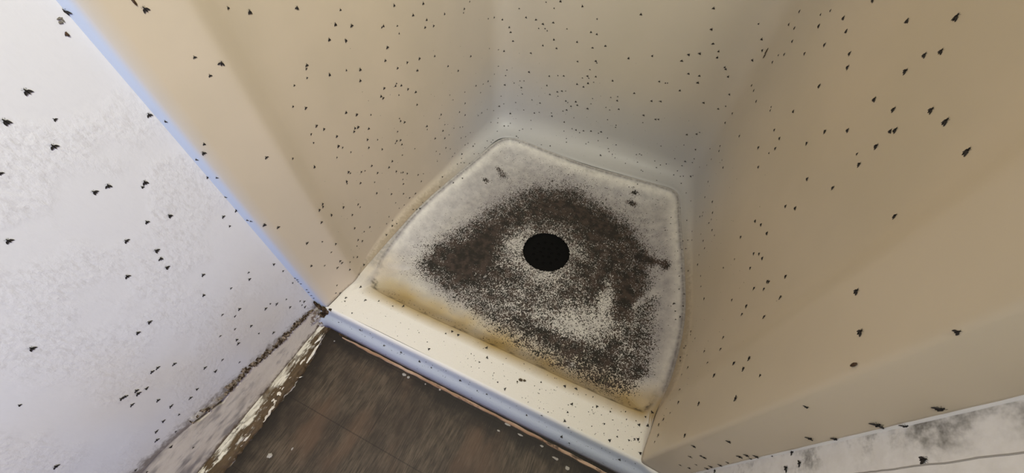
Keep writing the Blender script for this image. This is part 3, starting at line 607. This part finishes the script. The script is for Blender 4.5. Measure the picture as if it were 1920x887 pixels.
FLIES = """-5345,2334,6244,bL -5431,3494,5805,bL -5385,3216,5958,bs -5558,1787,6364,bN -5560,1054,5914,aL -5560,749,5767,aL -5560,1036,5614,as -5560,844,5404,aL -5275,2698,5499,bN -5317,2479,5670,bs -5311,2511,5421,bs -5560,1738,5236,aN -5502,1818,5117,bs -5416,1898,4584,bN -5516,1811,4501,bs -5560,1779,4173,as -5460,1843,4155,bs -5560,757,4812,aL -5560,888,4790,aL -5560,1179,4592,aL -5560,1124,4566,as -5560,862,4157,aM -5560,1094,4038,aN -5560,1581,3507,aM -5560,1557,3302,as -5553,1790,3753,bs -5560,1783,3446,aM -5523,1806,3200,bs -5488,1826,3169,bs -5560,389,5413,as -5401,1970,4693,bs -5560,1656,6212,as -5482,4276,5584,bL -5478,5098,5285,bs -5485,4895,5122,bN -5470,5231,4979,bN -5488,4662,4962,bN -5482,5004,4812,bN -5349,6341,4970,bM -5247,7154,4757,bM -5290,6800,4643,bM -5243,7186,4424,bM -5220,7383,4228,bM -5253,7100,4294,bM -5173,7811,4340,bM -5088,8572,4207,bM -5093,8528,4131,bs -5059,8804,4296,bs -5399,5962,4721,bM -5404,5914,4709,bs -5353,6313,4600,bs -5352,6321,4451,bs -5402,5933,4315,bN -5418,5797,4103,bM -5385,6074,3820,bM -5345,6377,3815,bM -5294,6764,3737,bN -5232,7277,3585,bM -5311,6632,3517,bM -5183,7720,3141,bM -5141,8112,2843,bM -5071,8706,2984,bM -4889,9807,3615,bM -4949,9570,3654,bs -4734,10012,3517,bM -4561,10110,3310,bM -4523,10126,3174,bN -4946,9587,2847,bs -4819,9925,2701,bs -4691,10043,2639,bM -4821,9923,2198,bs -4607,10091,2051,bs -4644,10076,1867,bs -4662,10063,1553,bM -4895,9790,1988,bs -5485,4400,4465,bN -5471,4028,4812,bM -5469,3991,4771,bs -5466,3932,4643,bs -5477,5120,4217,bN -5481,5039,4031,bM -5488,4799,4357,bs -5441,5581,3591,bN -5401,5945,3524,bs -5406,5900,3489,bM -5386,6068,3420,bM -5364,6237,3245,bM -5334,6453,3063,bM -5454,5439,3477,bN -5451,5482,3410,bM -5402,5936,3251,bs -5339,6416,2747,bM -5446,3651,4244,bM -5423,3433,4409,bs -5446,3639,4667,bs -5486,4445,3665,bN -5488,4678,3474,bN -5481,5032,3261,bs -5190,7659,2366,bs -5178,7770,2162,bs -5117,8322,2115,bs -5121,8291,1773,bM -5050,8872,2043,bM -5001,9232,1921,bs -4964,9480,1899,bM -4945,9596,1676,bs -5023,9079,1715,bs -4759,9988,1171,bs -4687,10046,873,bs -4805,9940,809,bM -5154,7994,1646,bM -5126,8243,1404,bM -5047,8896,1011,bs -5022,9086,1001,bM -4977,9393,959,bs -4916,9734,735,bs -4466,10122,523,bN -5241,7202,2021,bM -5251,7117,1944,bs -5450,3694,3853,bM -5459,3815,3702,bM -5433,3513,3801,bs -5429,3478,3639,bs -5470,4019,3396,bM -5467,3960,3199,bN -5488,4515,3258,bM -5488,4601,3221,bN -5486,4464,3207,bM -5486,4859,3020,bM -5488,4726,2822,bM -5482,4997,2635,bs -5488,4687,2631,bM -5481,5037,2332,bM -5420,5785,2720,bs -5418,5799,2645,bM -5405,5908,2543,bM -5436,5630,2446,bs -5446,5532,2236,bM -5434,5650,2182,bM -5451,5473,2204,bs -5433,5656,2047,bM -5389,6039,1650,bs -5441,5585,1758,bs -5314,6606,2005,bM -5316,6595,1911,bs -5231,7294,1640,bs -5243,7181,1504,bM -5217,7414,1218,bs -5189,7662,1297,bs -5159,7948,1148,bs -5145,8076,1088,bs -5286,6828,1466,bM -5240,7213,1225,bM -5104,8435,646,bs -5159,7946,757,bs -5134,8175,659,bs -5115,8254,348,bs -5138,8106,382,bs -5012,8499,189,bs -5016,8391,167,bM -5241,7198,887,bM -5220,7390,715,bs -5292,6784,1045,bs -5277,6904,863,bs -5295,6758,696,bs -5200,7558,432,bs -5214,7441,388,bs -5127,7847,210,bM -5084,7738,123,bs -5038,7610,63,bs -4965,7685,32,bs -5096,7478,90,bs -4882,8199,37,bs -4771,8305,10,bs -4813,7757,1,bs -4718,8664,10,bs -4793,8972,53,bs -4664,9139,14,bs -4665,9017,10,bs -4697,9561,83,bs -4808,9859,388,bs -4788,9773,266,bs -4930,9546,386,bs -4566,9846,159,bM -4440,9907,161,bs -4399,9991,230,bs -5392,3247,3264,bM -5459,3820,3023,bs -5472,4043,3104,bs -5478,4192,2875,bs -5488,4591,2177,bM -5488,4681,1879,bM -5471,5223,1827,bM -5479,5070,1746,bM -5466,3933,2533,bN -5467,3966,2474,bs -5481,4252,2271,bM -5484,4361,2212,bs -5475,4113,2049,bM -5457,3790,2387,bN -5456,3780,2334,bs -5469,5252,1468,bM -5458,5389,1313,bs -5453,5451,1273,bM -5441,5580,1132,bM -5401,5939,799,bM -5394,5999,503,bM -5377,6138,683,bs -5458,5387,1075,bs -5460,5362,929,bM -5487,4503,1728,bs -5486,4446,1409,bN -5486,4877,979,bM -5468,5268,634,bM -5431,5680,278,bM -5454,5435,323,bM -5214,6766,94,bM -5115,6424,7,bs -4878,6820,-60,cM -4747,7151,-97,cM -5325,2988,2525,bM -5316,2960,2478,bM -5284,2847,2513,bN -5344,3049,2121,bN -5421,3424,1947,bN -5459,3816,1637,bM -5460,3839,1521,bs -5436,3547,1563,bM -5424,3442,1202,bM -5461,3856,760,bM -5446,3647,824,bs -5488,4551,413,bs -5481,4612,194,bs -5485,4393,295,bs -5442,4508,99,bM -5404,4648,58,bs -5418,4198,68,bM -5483,4976,330,bs -5473,5180,264,bs -5314,5311,18,bs -5234,5363,4,bs -5172,5432,0,cM -5230,5663,7,bs -5485,4920,601,bs -5410,1925,3003,bN -5385,2074,2784,bN -5304,2544,4057,bM -5270,2748,2253,bM -5302,2911,3754,bs -3553,10197,4099,bs -3164,10199,4185,bN -2571,10200,4178,bM -3316,10199,3994,bs -4303,10172,3819,bs -4093,10189,3630,bM -3800,10194,3623,bM -3589,10197,3553,bM -3296,10199,3644,bM -3703,10195,3420,bs -3516,10197,3450,bs -3448,10198,3407,bs -2895,10200,3566,bs -2136,10199,3958,bs -2230,10200,3619,bM -2065,10199,3599,bM -1095,10195,4260,bN -3228,10199,3217,bM -3534,10197,2991,bM -3120,10199,2998,bM -2560,10200,3294,bM -2107,10199,3236,bM -1776,10199,3358,bM -3884,10193,2693,bM -4448,10145,2936,bM -1097,10195,3187,bN -527,10191,3383,bM -2454,10200,2779,bM -1946,10199,2906,bN -1906,10199,2863,bs -2061,10199,2633,bs -3904,10193,2108,bN -3242,10199,2143,bM -2978,10200,2226,bs -2797,10200,2263,bM -2093,10199,2433,bM -2230,10200,2341,bs -2043,10199,2381,bs -1854,10199,2478,bM -2355,10200,2117,bM -2149,10200,2087,bM -2036,10199,2226,bN -1881,10199,2300,bs -1360,10197,2485,bM -3286,10199,1829,bM -4379,10161,1641,bs -4189,10185,1751,bs -4054,10190,1783,bs -4133,10188,1536,bM -4085,10189,1324,bs -3158,10199,1557,bM -2927,10200,1710,bM -2787,10200,1775,bM -2670,10200,1807,bs -681,10192,2287,bM -2892,10200,1575,bs -1291,10196,1980,bs -1103,10195,2059,bs -1086,10195,1935,bM -1809,10199,1798,bs -2614,10200,1488,bM -2546,10200,1451,bs -2299,10200,1550,bN -2229,10200,1450,bM -2425,10200,1355,bM -2541,10200,1187,bM -2657,10200,1113,bs -1822,10199,1615,bs -1355,10197,1634,bs -1895,10199,1427,bN -1226,10196,1582,bs -973,10194,1685,bM -3740,10195,1207,bs -3456,10198,1171,bM -4303,10172,962,bs -4007,10191,755,bs -3620,10196,756,bM -3453,10198,826,bs -2998,10200,821,bM -3030,10199,932,bs -2266,10200,987,bs -2556,10200,735,bM -1213,10196,1248,bs -912,10194,1064,bs -915,10194,1141,bs -3707,10153,464,bs -4010,9907,114,bs -3917,9964,162,bs -3624,10019,232,bs -2499,10132,442,bs -2256,10178,585,bs -2116,10176,581,bM -1982,10161,530,bs -1870,10186,624,bM -1631,10191,689,bM -1309,10196,761,bM -1059,10181,618,bs -1380,10190,690,bs -142,10188,2782,bM 23,10186,2780,bs 75,10185,2794,bs 305,10182,3604,bN 204,10184,3425,bM 536,10178,3684,bN 476,10180,3157,bM 744,10174,3170,bM 779,10174,2992,bN 442,10180,2680,bN 1127,10160,2523,bM 728,10175,3964,bM 916,10169,3832,bM 948,10168,3692,bM 1205,10155,3515,bM 1246,10148,3481,bM 1373,10121,3335,bM 1586,10021,2967,bM 1517,10063,2511,bM 1811,9682,2694,bM 1785,9756,2365,bM 1636,9977,2674,bs 425,10181,4674,bN 563,10178,4254,bN 1429,10102,4573,bs 1625,9986,4333,bM 1730,9862,4164,bM 1662,9952,3885,bM 1846,9546,3526,bM 1893,9295,3547,bM 1961,8843,3548,bM 1993,8604,2802,bN 2157,7471,3352,bN 2229,6996,3246,bM -158,10188,2195,bM 79,10185,2248,bM -233,10189,1705,bN -185,10188,1473,bs 126,10185,1683,bM 203,10184,1708,bM 1096,10162,1490,bM 1329,10133,1606,bM 1378,10120,1686,bs 1150,10158,1139,bs 1492,10076,1154,bM 1886,9338,1952,bM 1904,9223,1876,bM 1876,9392,1457,bs 1777,9774,1507,bs 1975,8734,1977,bs 2018,8419,2000,bM 1778,9772,833,bs 1864,9457,1189,bs 1393,10114,631,bM 1580,10026,730,bs 1576,10029,871,bs 1086,10158,596,bs 1305,10030,285,bs 1365,10100,461,bs 1740,9818,441,bs 1703,9847,368,bM 1518,9924,238,bs 1445,9923,197,bs 1247,9937,171,bs 1535,9740,99,bs 1972,8764,1203,bM 2024,8381,991,bM 2101,7838,1378,bM 2155,7484,1355,bM 2085,7947,853,bs 2082,7967,659,bM 2095,7880,801,bs 2178,7330,1137,bM 2177,7340,1268,bs 2230,6992,1274,bM 2266,6748,1372,bs 1742,9386,95,bs 1889,8980,203,bs 2089,7826,192,bs 2177,7342,683,bs 1927,8300,65,bs 2418,5641,3063,bM 2391,5860,2909,bN 2452,5325,3195,bN -1089,9855,142,bL -33,10098,383,bs 119,10112,408,bs 53,10118,422,bs 82,9966,211,bs 278,9797,87,bs 335,9780,78,bs -257,9849,127,bs 564,10089,354,bs 684,9979,212,bs 767,10052,297,bs 918,10095,366,bs 825,9628,20,bs 561,10178,876,bs -733,10141,485,bs -928,10052,329,bs -872,10004,265,bs -746,9967,229,bs -628,9908,173,bs -1320,10128,459,bs -1611,10061,340,bs -1670,10020,284,bs -2348,10019,267,bs -2306,9934,187,bs -2780,9690,38,bM -4020,9686,14,bM -3942,9648,10,bs -3816,9483,-45,cs -3076,9636,17,bs 1121,8227,-361,cs 1531,8406,-120,cs 1560,8172,-132,cs 1478,7926,-209,cs 105,9141,-150,cs 317,9304,-76,cs -40,8837,-317,cs 242,9187,-132,cs 1691,8772,0,cs 2202,7174,6095,bM 1885,9345,5161,bM 2055,8156,5609,bs 2019,8410,5454,bs 2136,7608,5702,bN 2047,8213,5348,bN 1861,9472,4874,bM 1919,9131,4943,bM 2185,7286,5646,bL 2348,6176,6219,bL 2435,5487,6517,bX 1956,8878,4808,bM 2133,7624,5301,bM 2066,8082,4945,bM 1920,9124,4425,bs 1956,8878,4557,bM 1907,9203,4242,bM 2257,6808,5543,bM 2285,6618,5436,bN 2439,5451,6156,bL 2457,5274,6274,bL 2432,5519,5943,bL 2235,6959,4961,bN 2422,5604,5538,bN 2466,5167,5672,bL 2484,4641,5977,bL 2470,4298,6057,bX 2075,8019,3925,bs 2083,7961,3884,bs 2204,7164,4373,bM 2176,7345,3863,bM 2229,6993,3929,bM 2244,6895,3783,bM 2231,6981,3602,bs 2372,6006,4784,bN 2424,5591,5094,bN 2481,4902,5556,bM 2483,4846,5608,bN 2347,6188,4434,bM 2482,4888,5358,bL 2474,5068,5110,bs 2482,4869,5098,bL 2397,3656,6158,bX 2431,5528,4271,bM 2481,4912,4664,bN 2438,5464,3735,bM 2461,5230,3931,bN 2367,3521,5494,bM -5560,-53,4847,aL -5560,558,4109,aN -5560,677,3743,aN -5560,627,3607,aN -5560,593,3434,aN -5560,244,3706,aN -5560,801,2924,aM -5560,589,2618,aM -5560,1204,2184,aM -5560,1271,2311,as -5560,911,2326,as -5560,748,1833,aM -5560,527,2023,as -5560,620,1781,as -5560,-71,2916,aN -5560,-247,2911,aN -5560,-833,3724,aL -5560,654,1298,aM -5560,463,1550,as -5560,253,1693,as -5560,342,1321,aM -5560,307,1219,aM -5560,-31,1225,as -5560,70,824,as -5560,-255,1414,aM -5560,-231,1154,aM -5560,-394,1987,aM -5560,-525,2174,aM -5560,-598,2194,aM -5560,-814,2030,aM -5560,-884,2139,aM -5560,-910,2070,aN -5560,-1027,2228,aM -5560,-992,2204,aM -5560,-1063,1994,aM -5560,-578,1184,aM -5560,-728,1148,aM -5560,-908,1673,aM -5560,-926,1359,aM -5560,-1148,1245,aM -5560,-1306,1193,aM -5560,-1416,1040,aM -5560,-1240,830,as -5572,-1468,640,eN -5572,-1408,141,es -5560,-1939,2158,aN -5560,-1381,3247,as -5560,-1861,919,as -5572,-1875,663,es -5560,-999,1072,as -5560,1667,2031,aM -5560,1713,1728,as -5550,1792,1344,bs -5560,1700,1284,as -5560,1348,820,aM -5560,1403,1082,as -5560,1219,1196,aM -5560,1145,1338,as -5560,1031,1337,aM -5560,801,663,aM -5560,634,985,as -5348,2314,2038,bN -5300,2565,1814,bs -5271,2769,1497,bM -5377,2130,1451,bN -5343,2344,1185,bs -5292,2602,1387,bs -5305,2536,853,bM -5282,2659,974,bM -5279,2672,881,bM -5270,2742,503,bM -5285,2850,668,bs -5332,3011,624,bs -5363,3117,476,bM -5395,3266,726,bs -5414,3377,827,bM -5429,3476,656,bM -5347,2318,370,bs -5366,2202,174,bs -5356,2279,56,bM -5181,2252,0,cM -5143,2168,0,cs -4791,1997,0,cs -5057,2641,0,cN -5299,2900,35,bs -5364,3176,48,bM -5560,1624,593,aM -5560,1563,445,aM -5560,1545,567,as -5560,1572,708,as -4723,2397,0,cM -4424,2515,0,cs -4446,1790,-171,cM -3751,1722,-237,cs -3820,2652,0,cM -4047,2545,0,cs -3304,1753,-218,cM -2819,1758,-213,cM -2712,2021,0,cM -2511,1749,-220,cs -2456,2592,0,cM -2289,2579,0,cN -2561,2487,0,cs -1465,2394,0,cM -1575,2586,0,cM -1798,1783,-194,cM -831,1963,0,cM -1156,1771,-204,cs -1572,2235,0,cs -1032,2023,0,cs -5533,1801,1278,bs -5546,1794,1203,bs -5531,1802,1113,bs -5516,1810,860,bs -5523,1806,742,bs -5524,1806,596,bs -5521,1807,471,bs 2224,7031,799,bM 2265,6754,854,bM 2132,7532,166,bs 2061,7587,59,bs 2388,5884,2400,bM 2431,5532,2126,bs 2463,5194,2778,bM 2474,5071,2935,bM 2481,4902,3028,bM 2262,6776,538,bs 2296,6540,448,bM 2420,5626,1676,bs 2479,4954,2657,bM 2359,6104,596,bs 2398,5805,604,bs 2447,5374,778,bM 2484,4615,2055,bM 2477,4401,2826,bN 2461,4176,3150,bM 2468,4276,3225,bM 2457,4132,2656,bN 2448,4024,2555,bM 2364,3508,3375,bM 2483,4837,151,bM 2484,4746,166,bs 2480,4500,497,bs 2424,3822,2011,bM 2371,3538,2088,bM 2430,3865,1246,bM 2340,3415,1705,bM 2417,3775,536,bM 2455,4489,64,bs 2437,4436,41,bs 2463,4197,225,bs 2399,4201,21,bs 2408,4109,35,bs 2406,3705,275,bs 2129,2776,3147,bL 2117,2685,3558,bL 2103,2572,3462,bM 2073,2322,3906,bs 2132,2799,2563,bN 2056,2180,3426,bN 2085,2429,2258,bM 2236,3123,857,bM 2122,2724,1260,bM 2105,2594,975,bs 2099,2538,687,bM 2091,2478,484,bM 2063,2236,676,bM 2051,2128,589,bs 2036,1984,2039,bN 2116,1843,2196,bN 2256,1828,1734,bM 2300,1824,2006,bM 2341,1822,2006,bL 2347,1821,1111,bs 2219,1831,2972,bM 2484,1811,2692,bN 2491,1811,2844,bN 2542,1807,2960,bM 2559,1806,2808,bs 2529,1808,2287,bs 2257,5228,-42,cM 2239,5869,0,cs 2121,6017,-75,cs 2266,5520,0,cs 2088,5582,-133,cM 2064,6403,-68,cs 2222,6589,31,bs 2063,6637,-17,cs 1971,7242,0,cs 2062,7301,17,bs 1951,7549,4,bs 2146,5375,-111,cs 2185,5148,-99,cs 281,2544,0,cM 512,2592,0,cM 1007,2444,0,cM 527,2272,0,cN -202,2409,0,cs 612,1834,-15,cs 500,1910,0,cM 499,2088,0,cs 1408,1957,0,cM 1234,2196,0,cs 1281,2465,0,cs 1524,2081,0,cs 1749,2114,0,cs 1905,2206,0,cM 1868,2467,0,cM 1843,2182,0,cs 1995,1990,0,cM 1703,1779,-204,cM 2025,2529,0,cM 2059,2809,0,cM 1953,2667,0,cs 1412,3165,-403,cN 734,1650,-277,cs 555,1684,-255,cM -235,1745,-224,cs 48,1805,-32,cs 2425,1816,1533,bs 2450,1814,1213,bM 2543,1807,1625,bM 2527,1808,1793,bM 2580,1770,1809,dM 2544,1807,2043,bM 2466,4238,3273,bM 2449,4043,3707,bM 2402,3680,3679,bM 2114,2658,5278,bL 2059,2202,5331,bL 2137,1841,4544,bs 2479,1812,4025,bM 2558,1806,4245,bN 2580,1784,3577,dM 2580,1662,3695,dN 2580,1633,3474,dN 2569,1795,3223,ds 2520,1809,4780,bX 2566,1801,4953,dN 2580,1534,5049,dN 2044,1876,6032,bs 2509,1810,5321,bN"""
SIZE = {'s': .0046, 'M': .0067, 'N': .0071, 'L': .0072, 'X': .0092}
def normal_at():
    bpy.context.view_layer.update()
    dg = bpy.context.evaluated_depsgraph_get(); T = {}
    for k, names in dict(a=('wall_left',), b=('shower_surround',), c=('shower_tray',), d=('wall_right',), e=('baseboard_left',), f=('floor',)).items():
        o = bpy.data.objects[names[0]]; T[k] = BVHTree.FromPolygons([o.matrix_world @ v.co for v in o.data.vertices], [p.vertices[:] for p in o.data.polygons])
    return T
ORD = ['topmost', 'second from top', 'third from top', 'fourth from top', 'fifth from top', 'sixth from top', 'seventh from top', 'eighth from top', 'ninth from top', 'tenth from top', 'eleventh from top', 'twelfth from top', 'thirteenth from top', 'fourteenth from top', 'fifteenth from top', 'sixteenth from top']
def place_flies():
    T = normal_at(); rnd = random.Random(5); L = []
    eye = Vector((0, 0, .8))
    for e in FLIES.split():
        x, y, z, t = e.split(','); p = Vector((int(x), int(y), int(z)))*1e-4
        loc, nor, _, _ = T[t[0]].find_nearest(p)
        if nor.dot(eye-loc) < 0: nor = -nor
        c = t[1]; size = SIZE[c]*rnd.uniform(.92, 1.08)
        L.append(dict(p=loc, n=nor, s=size, t=t[0], c=c, app=size/(eye-loc).length*(1 if c != 's' else .2)+(1 if c in 'NLX' else 0)))
    L.sort(key=lambda f: -f['app'])
    def frame(f):
        n = f['n']; up = Vector((0, 0, 1))
        if abs(n.z) > .8: up = Vector((math.cos(7.1*f['p'].x*100), math.sin(7.1*f['p'].x*100+f['p'].y*300), 0))
        y = (up-n*up.dot(n)).normalized(); ang = rnd.gauss(0, .22)
        y = Matrix.Rotation(ang, 3, n) @ y; x = y.cross(n)
        m = Matrix((x, y, n)).transposed().to_4x4() @ Matrix.Diagonal((f['s'],)*3+(1,)); m.translation = f['p']
        return m
    one, rest = L[:300], L[300:]
    # where each sits, in words
    cells = {}
    for f in one:
        p = f['p']; t = f['t']
        hz = lambda a, c, w: w[0] if p.z > a else (w[1] if p.z > c else w[2])
        if t == 'a': surf, grp = 'left white wall', 'drain flies on the left white wall'; h = hz(.42, .16, ('high on', 'halfway up', 'low on')); w = 'by the shower' if p.y > .09 else ('away from the shower' if p.y > -.03 else 'far from the shower')
        elif t == 'e': surf, grp, h, w = 'painted skirting board', 'drain flies on the left white wall', 'on', 'by the moulding'
        elif t == 'd': surf, grp = 'mouldy right wall', 'drain flies on the mouldy right wall'; h = 'on'; w = 'in the mould' if p.y > .155 else 'near the seam'
        elif t == 'f': surf, grp, h, w = 'dark floor', 'drain flies on tray and floor', 'on', 'by the tray lip'
        elif t == 'c':
            grp = 'drain flies on tray and floor'
            if p.y < .266: surf = 'tray threshold' if p.z > -.002 else 'front tray lip'; h = 'on'; w = 'at its left end' if p.x < -.38 else ('left of its middle' if p.x < -.16 else ('right of its middle' if p.x < .05 else 'at its right end'))
            else: surf = 'tray basin'; h = 'in'; w = 'along its front edge' if p.y < .36 else ('beside the mould' if p.y < .8 else 'along its back edge')
        else:
            if p.y < .276 and p.x < -.5: surf, grp = 'left cream strip', 'drain flies on the left front strip'; h = hz(.3, .1, ('high on', 'halfway up', 'low on')); w = 'beside the white wall' if p.x < -.5375 else 'by the fold'
            elif p.y < .30 and p.x > .19: surf, grp = 'right cream strip', 'drain flies on the right front strip'; h = hz(.45, .2, ('high on', 'halfway up', 'low on')); w = 'by the mouldy wall' if p.y < .192 else 'by the fold'
            elif p.x < -.40 and p.y < 1.0: surf, grp = 'left shower wall', 'drain flies on the left shower wall'; h = hz(.45, .25, ('high on', 'halfway up', 'low on')) if p.z > .1 else 'at foot of'; w = 'by front fold' if p.y < .45 else ('in its middle' if p.y < .72 else 'by back corner')
            elif p.x > .13: surf, grp = 'right shower wall', 'drain flies on the right shower wall'; h = hz(.45, .25, ('high on', 'halfway up', 'low on')) if p.z > .1 else 'at foot of'; w = 'by front fold' if p.y < .45 else ('in its middle' if p.y < .72 else 'by back corner')
            else: surf, grp = 'back shower wall', 'drain flies on the back shower wall'; h = hz(.42, .22, ('high on', 'halfway up', 'low on')) if p.z > .09 else 'at foot of'; w = 'by left corner' if p.x < -.27 else ('in its middle' if p.x < -.02 else 'by right corner')
        f['g'] = grp; cells.setdefault((h, surf, w), []).append(f)
    def screen_y(f):
        d = f['p']-eye; return -(RY[1]*d.y+RX[1]*d.x+RZ[1]*d.z)/-(RX[2]*d.x+RY[2]*d.y+RZ[2]*d.z)
    for (h, surf, w), fs in cells.items():
        fs.sort(key=screen_y)
        for n, f in enumerate(fs):
            o = ORD[n] if n < len(ORD) else 'last counted from top' if n == len(fs)-1 else 'number %d' % (n+1)
            if len(fs) == 1: o = 'the only one there'
            f['label'] = '%sfly %s the %s %s, %s' % ({'s': 'tiny ', 'M': 'small ', 'N': 'dark ', 'L': 'big ', 'X': 'biggest '}[f['c']], h, surf, w, o)
    first = None
    for f in one:
        k = rnd.choices((0, 1, 2, 3), (3, 4, 3, 1))[0]; m = frame(f)
        if f['c'] in 'NLX':
            o = bpy.data.objects.new('drain_fly', BIGBODY); C.objects.link(o); o.matrix_world = m
            for wm in WINGS[k]: w = bpy.data.objects.new('wing', wm); C.objects.link(w); w.parent = o; w['label'] = 'dark grey wing'
        else:
            o = bpy.data.objects.new('drain_fly', SMALL[k][3]); C.objects.link(o); o.matrix_world = m
        tag(o, f['label'], 'fly', f['g'])
    # the remaining few hundred, smallest in the photo, as one object
    V, F, I = [], [], []
    for f in rest:
        v, fc, nb, _ = SMALL[rnd.randrange(4)]; m = frame(f); o = len(V)
        V += [tuple(m @ Vector(q)) for q in v]; F += [tuple(q+o for q in g) for g in fc]; I += [0]*nb+[1]*(len(fc)-nb)
    me = raw('drain_fly_swarm', V, F, [M['fly_body'], M['fly_wing']], I); o = bpy.data.objects.new('drain_fly_swarm', me); C.objects.link(o)
    tag(o, 'hundreds of the tiniest distant flies dotted over the cream shower walls', 'flies', None, 'stuff')
    # specks of dead flies and droppings littering tray, lip and joints
    V, F = [], []
    def speck(p, n, s):
        o = len(V); m = Matrix.Rotation(rnd.uniform(0, 6.3), 3, n); t = n.orthogonal().normalized(); t = m @ t; b2 = n.cross(t)
        a, c = s*rnd.uniform(.5, 1.1), s*rnd.uniform(.3, .6)
        for q in range(6):
            g = q*math.pi/3; r = rnd.uniform(.75, 1.2); V.append(tuple(p+t*math.cos(g)*a*r+b2*math.sin(g)*c*r))
        V.append(tuple(p+n*s*.55)); V.append(tuple(p-n*s*.1))
        for q in range(6): F.append((o+q, o+(q+1) % 6, o+6)); F.append((o+(q+1) % 6, o+q, o+7))
    def drop(key, x, y, z, s):
        loc, n, _, _ = T[key].find_nearest(Vector((x, y, z)))
        if n.dot(eye-loc) < 0: n = -n
        speck(loc, n, s)
    for _ in range(150): drop('c', rnd.uniform(-.52, .19), rnd.uniform(.19, .262), 0, rnd.choice((.0006, .0008, .0011, .0016)))
    for _ in range(60): drop('c', rnd.uniform(-.02, .20), rnd.uniform(.19, .262), 0, rnd.choice((.0009, .0013, .0018)))
    for _ in range(120): drop('c', rnd.uniform(-.53, .20), .1745, rnd.uniform(-.05, -.008), rnd.choice((.0008, .0011, .0016)))
    for _ in range(260): drop('c', rnd.uniform(-.46, .17), .272+abs(rnd.gauss(0, .022)), -.02, rnd.choice((.0008, .001, .0013, .0018)))
    for _ in range(260): drop('c', rnd.uniform(-.46, .14), .93-abs(rnd.gauss(0, .06)), -.03, rnd.choice((.001, .0014, .0018)))
    for _ in range(120): drop('c', rnd.uniform(.13, .22), rnd.uniform(.32, .85), -.03, rnd.choice((.001, .0013, .0018)))
    for _ in range(110): drop('b', rnd.uniform(-.45, .15), rnd.uniform(.95, 1.02), abs(rnd.gauss(0, .12)), rnd.choice((.0009, .0012)))
    for _ in range(110): drop('b', -.53, rnd.uniform(.3, .93), abs(rnd.gauss(0, .22)), rnd.choice((.0008, .0011)))
    for _ in range(90): drop('b', .23, rnd.uniform(.22, .9), abs(rnd.gauss(0, .16)), rnd.choice((.0008, .0011)))
    me = raw('dirt_specks', V, F, [M['fly_body']]); o = bpy.data.objects.new('dirt_specks', me); C.objects.link(o)
    tag(o, 'fine dark specks of dead insects littering the tray edges and threshold', 'specks', None, 'stuff')
place_flies()
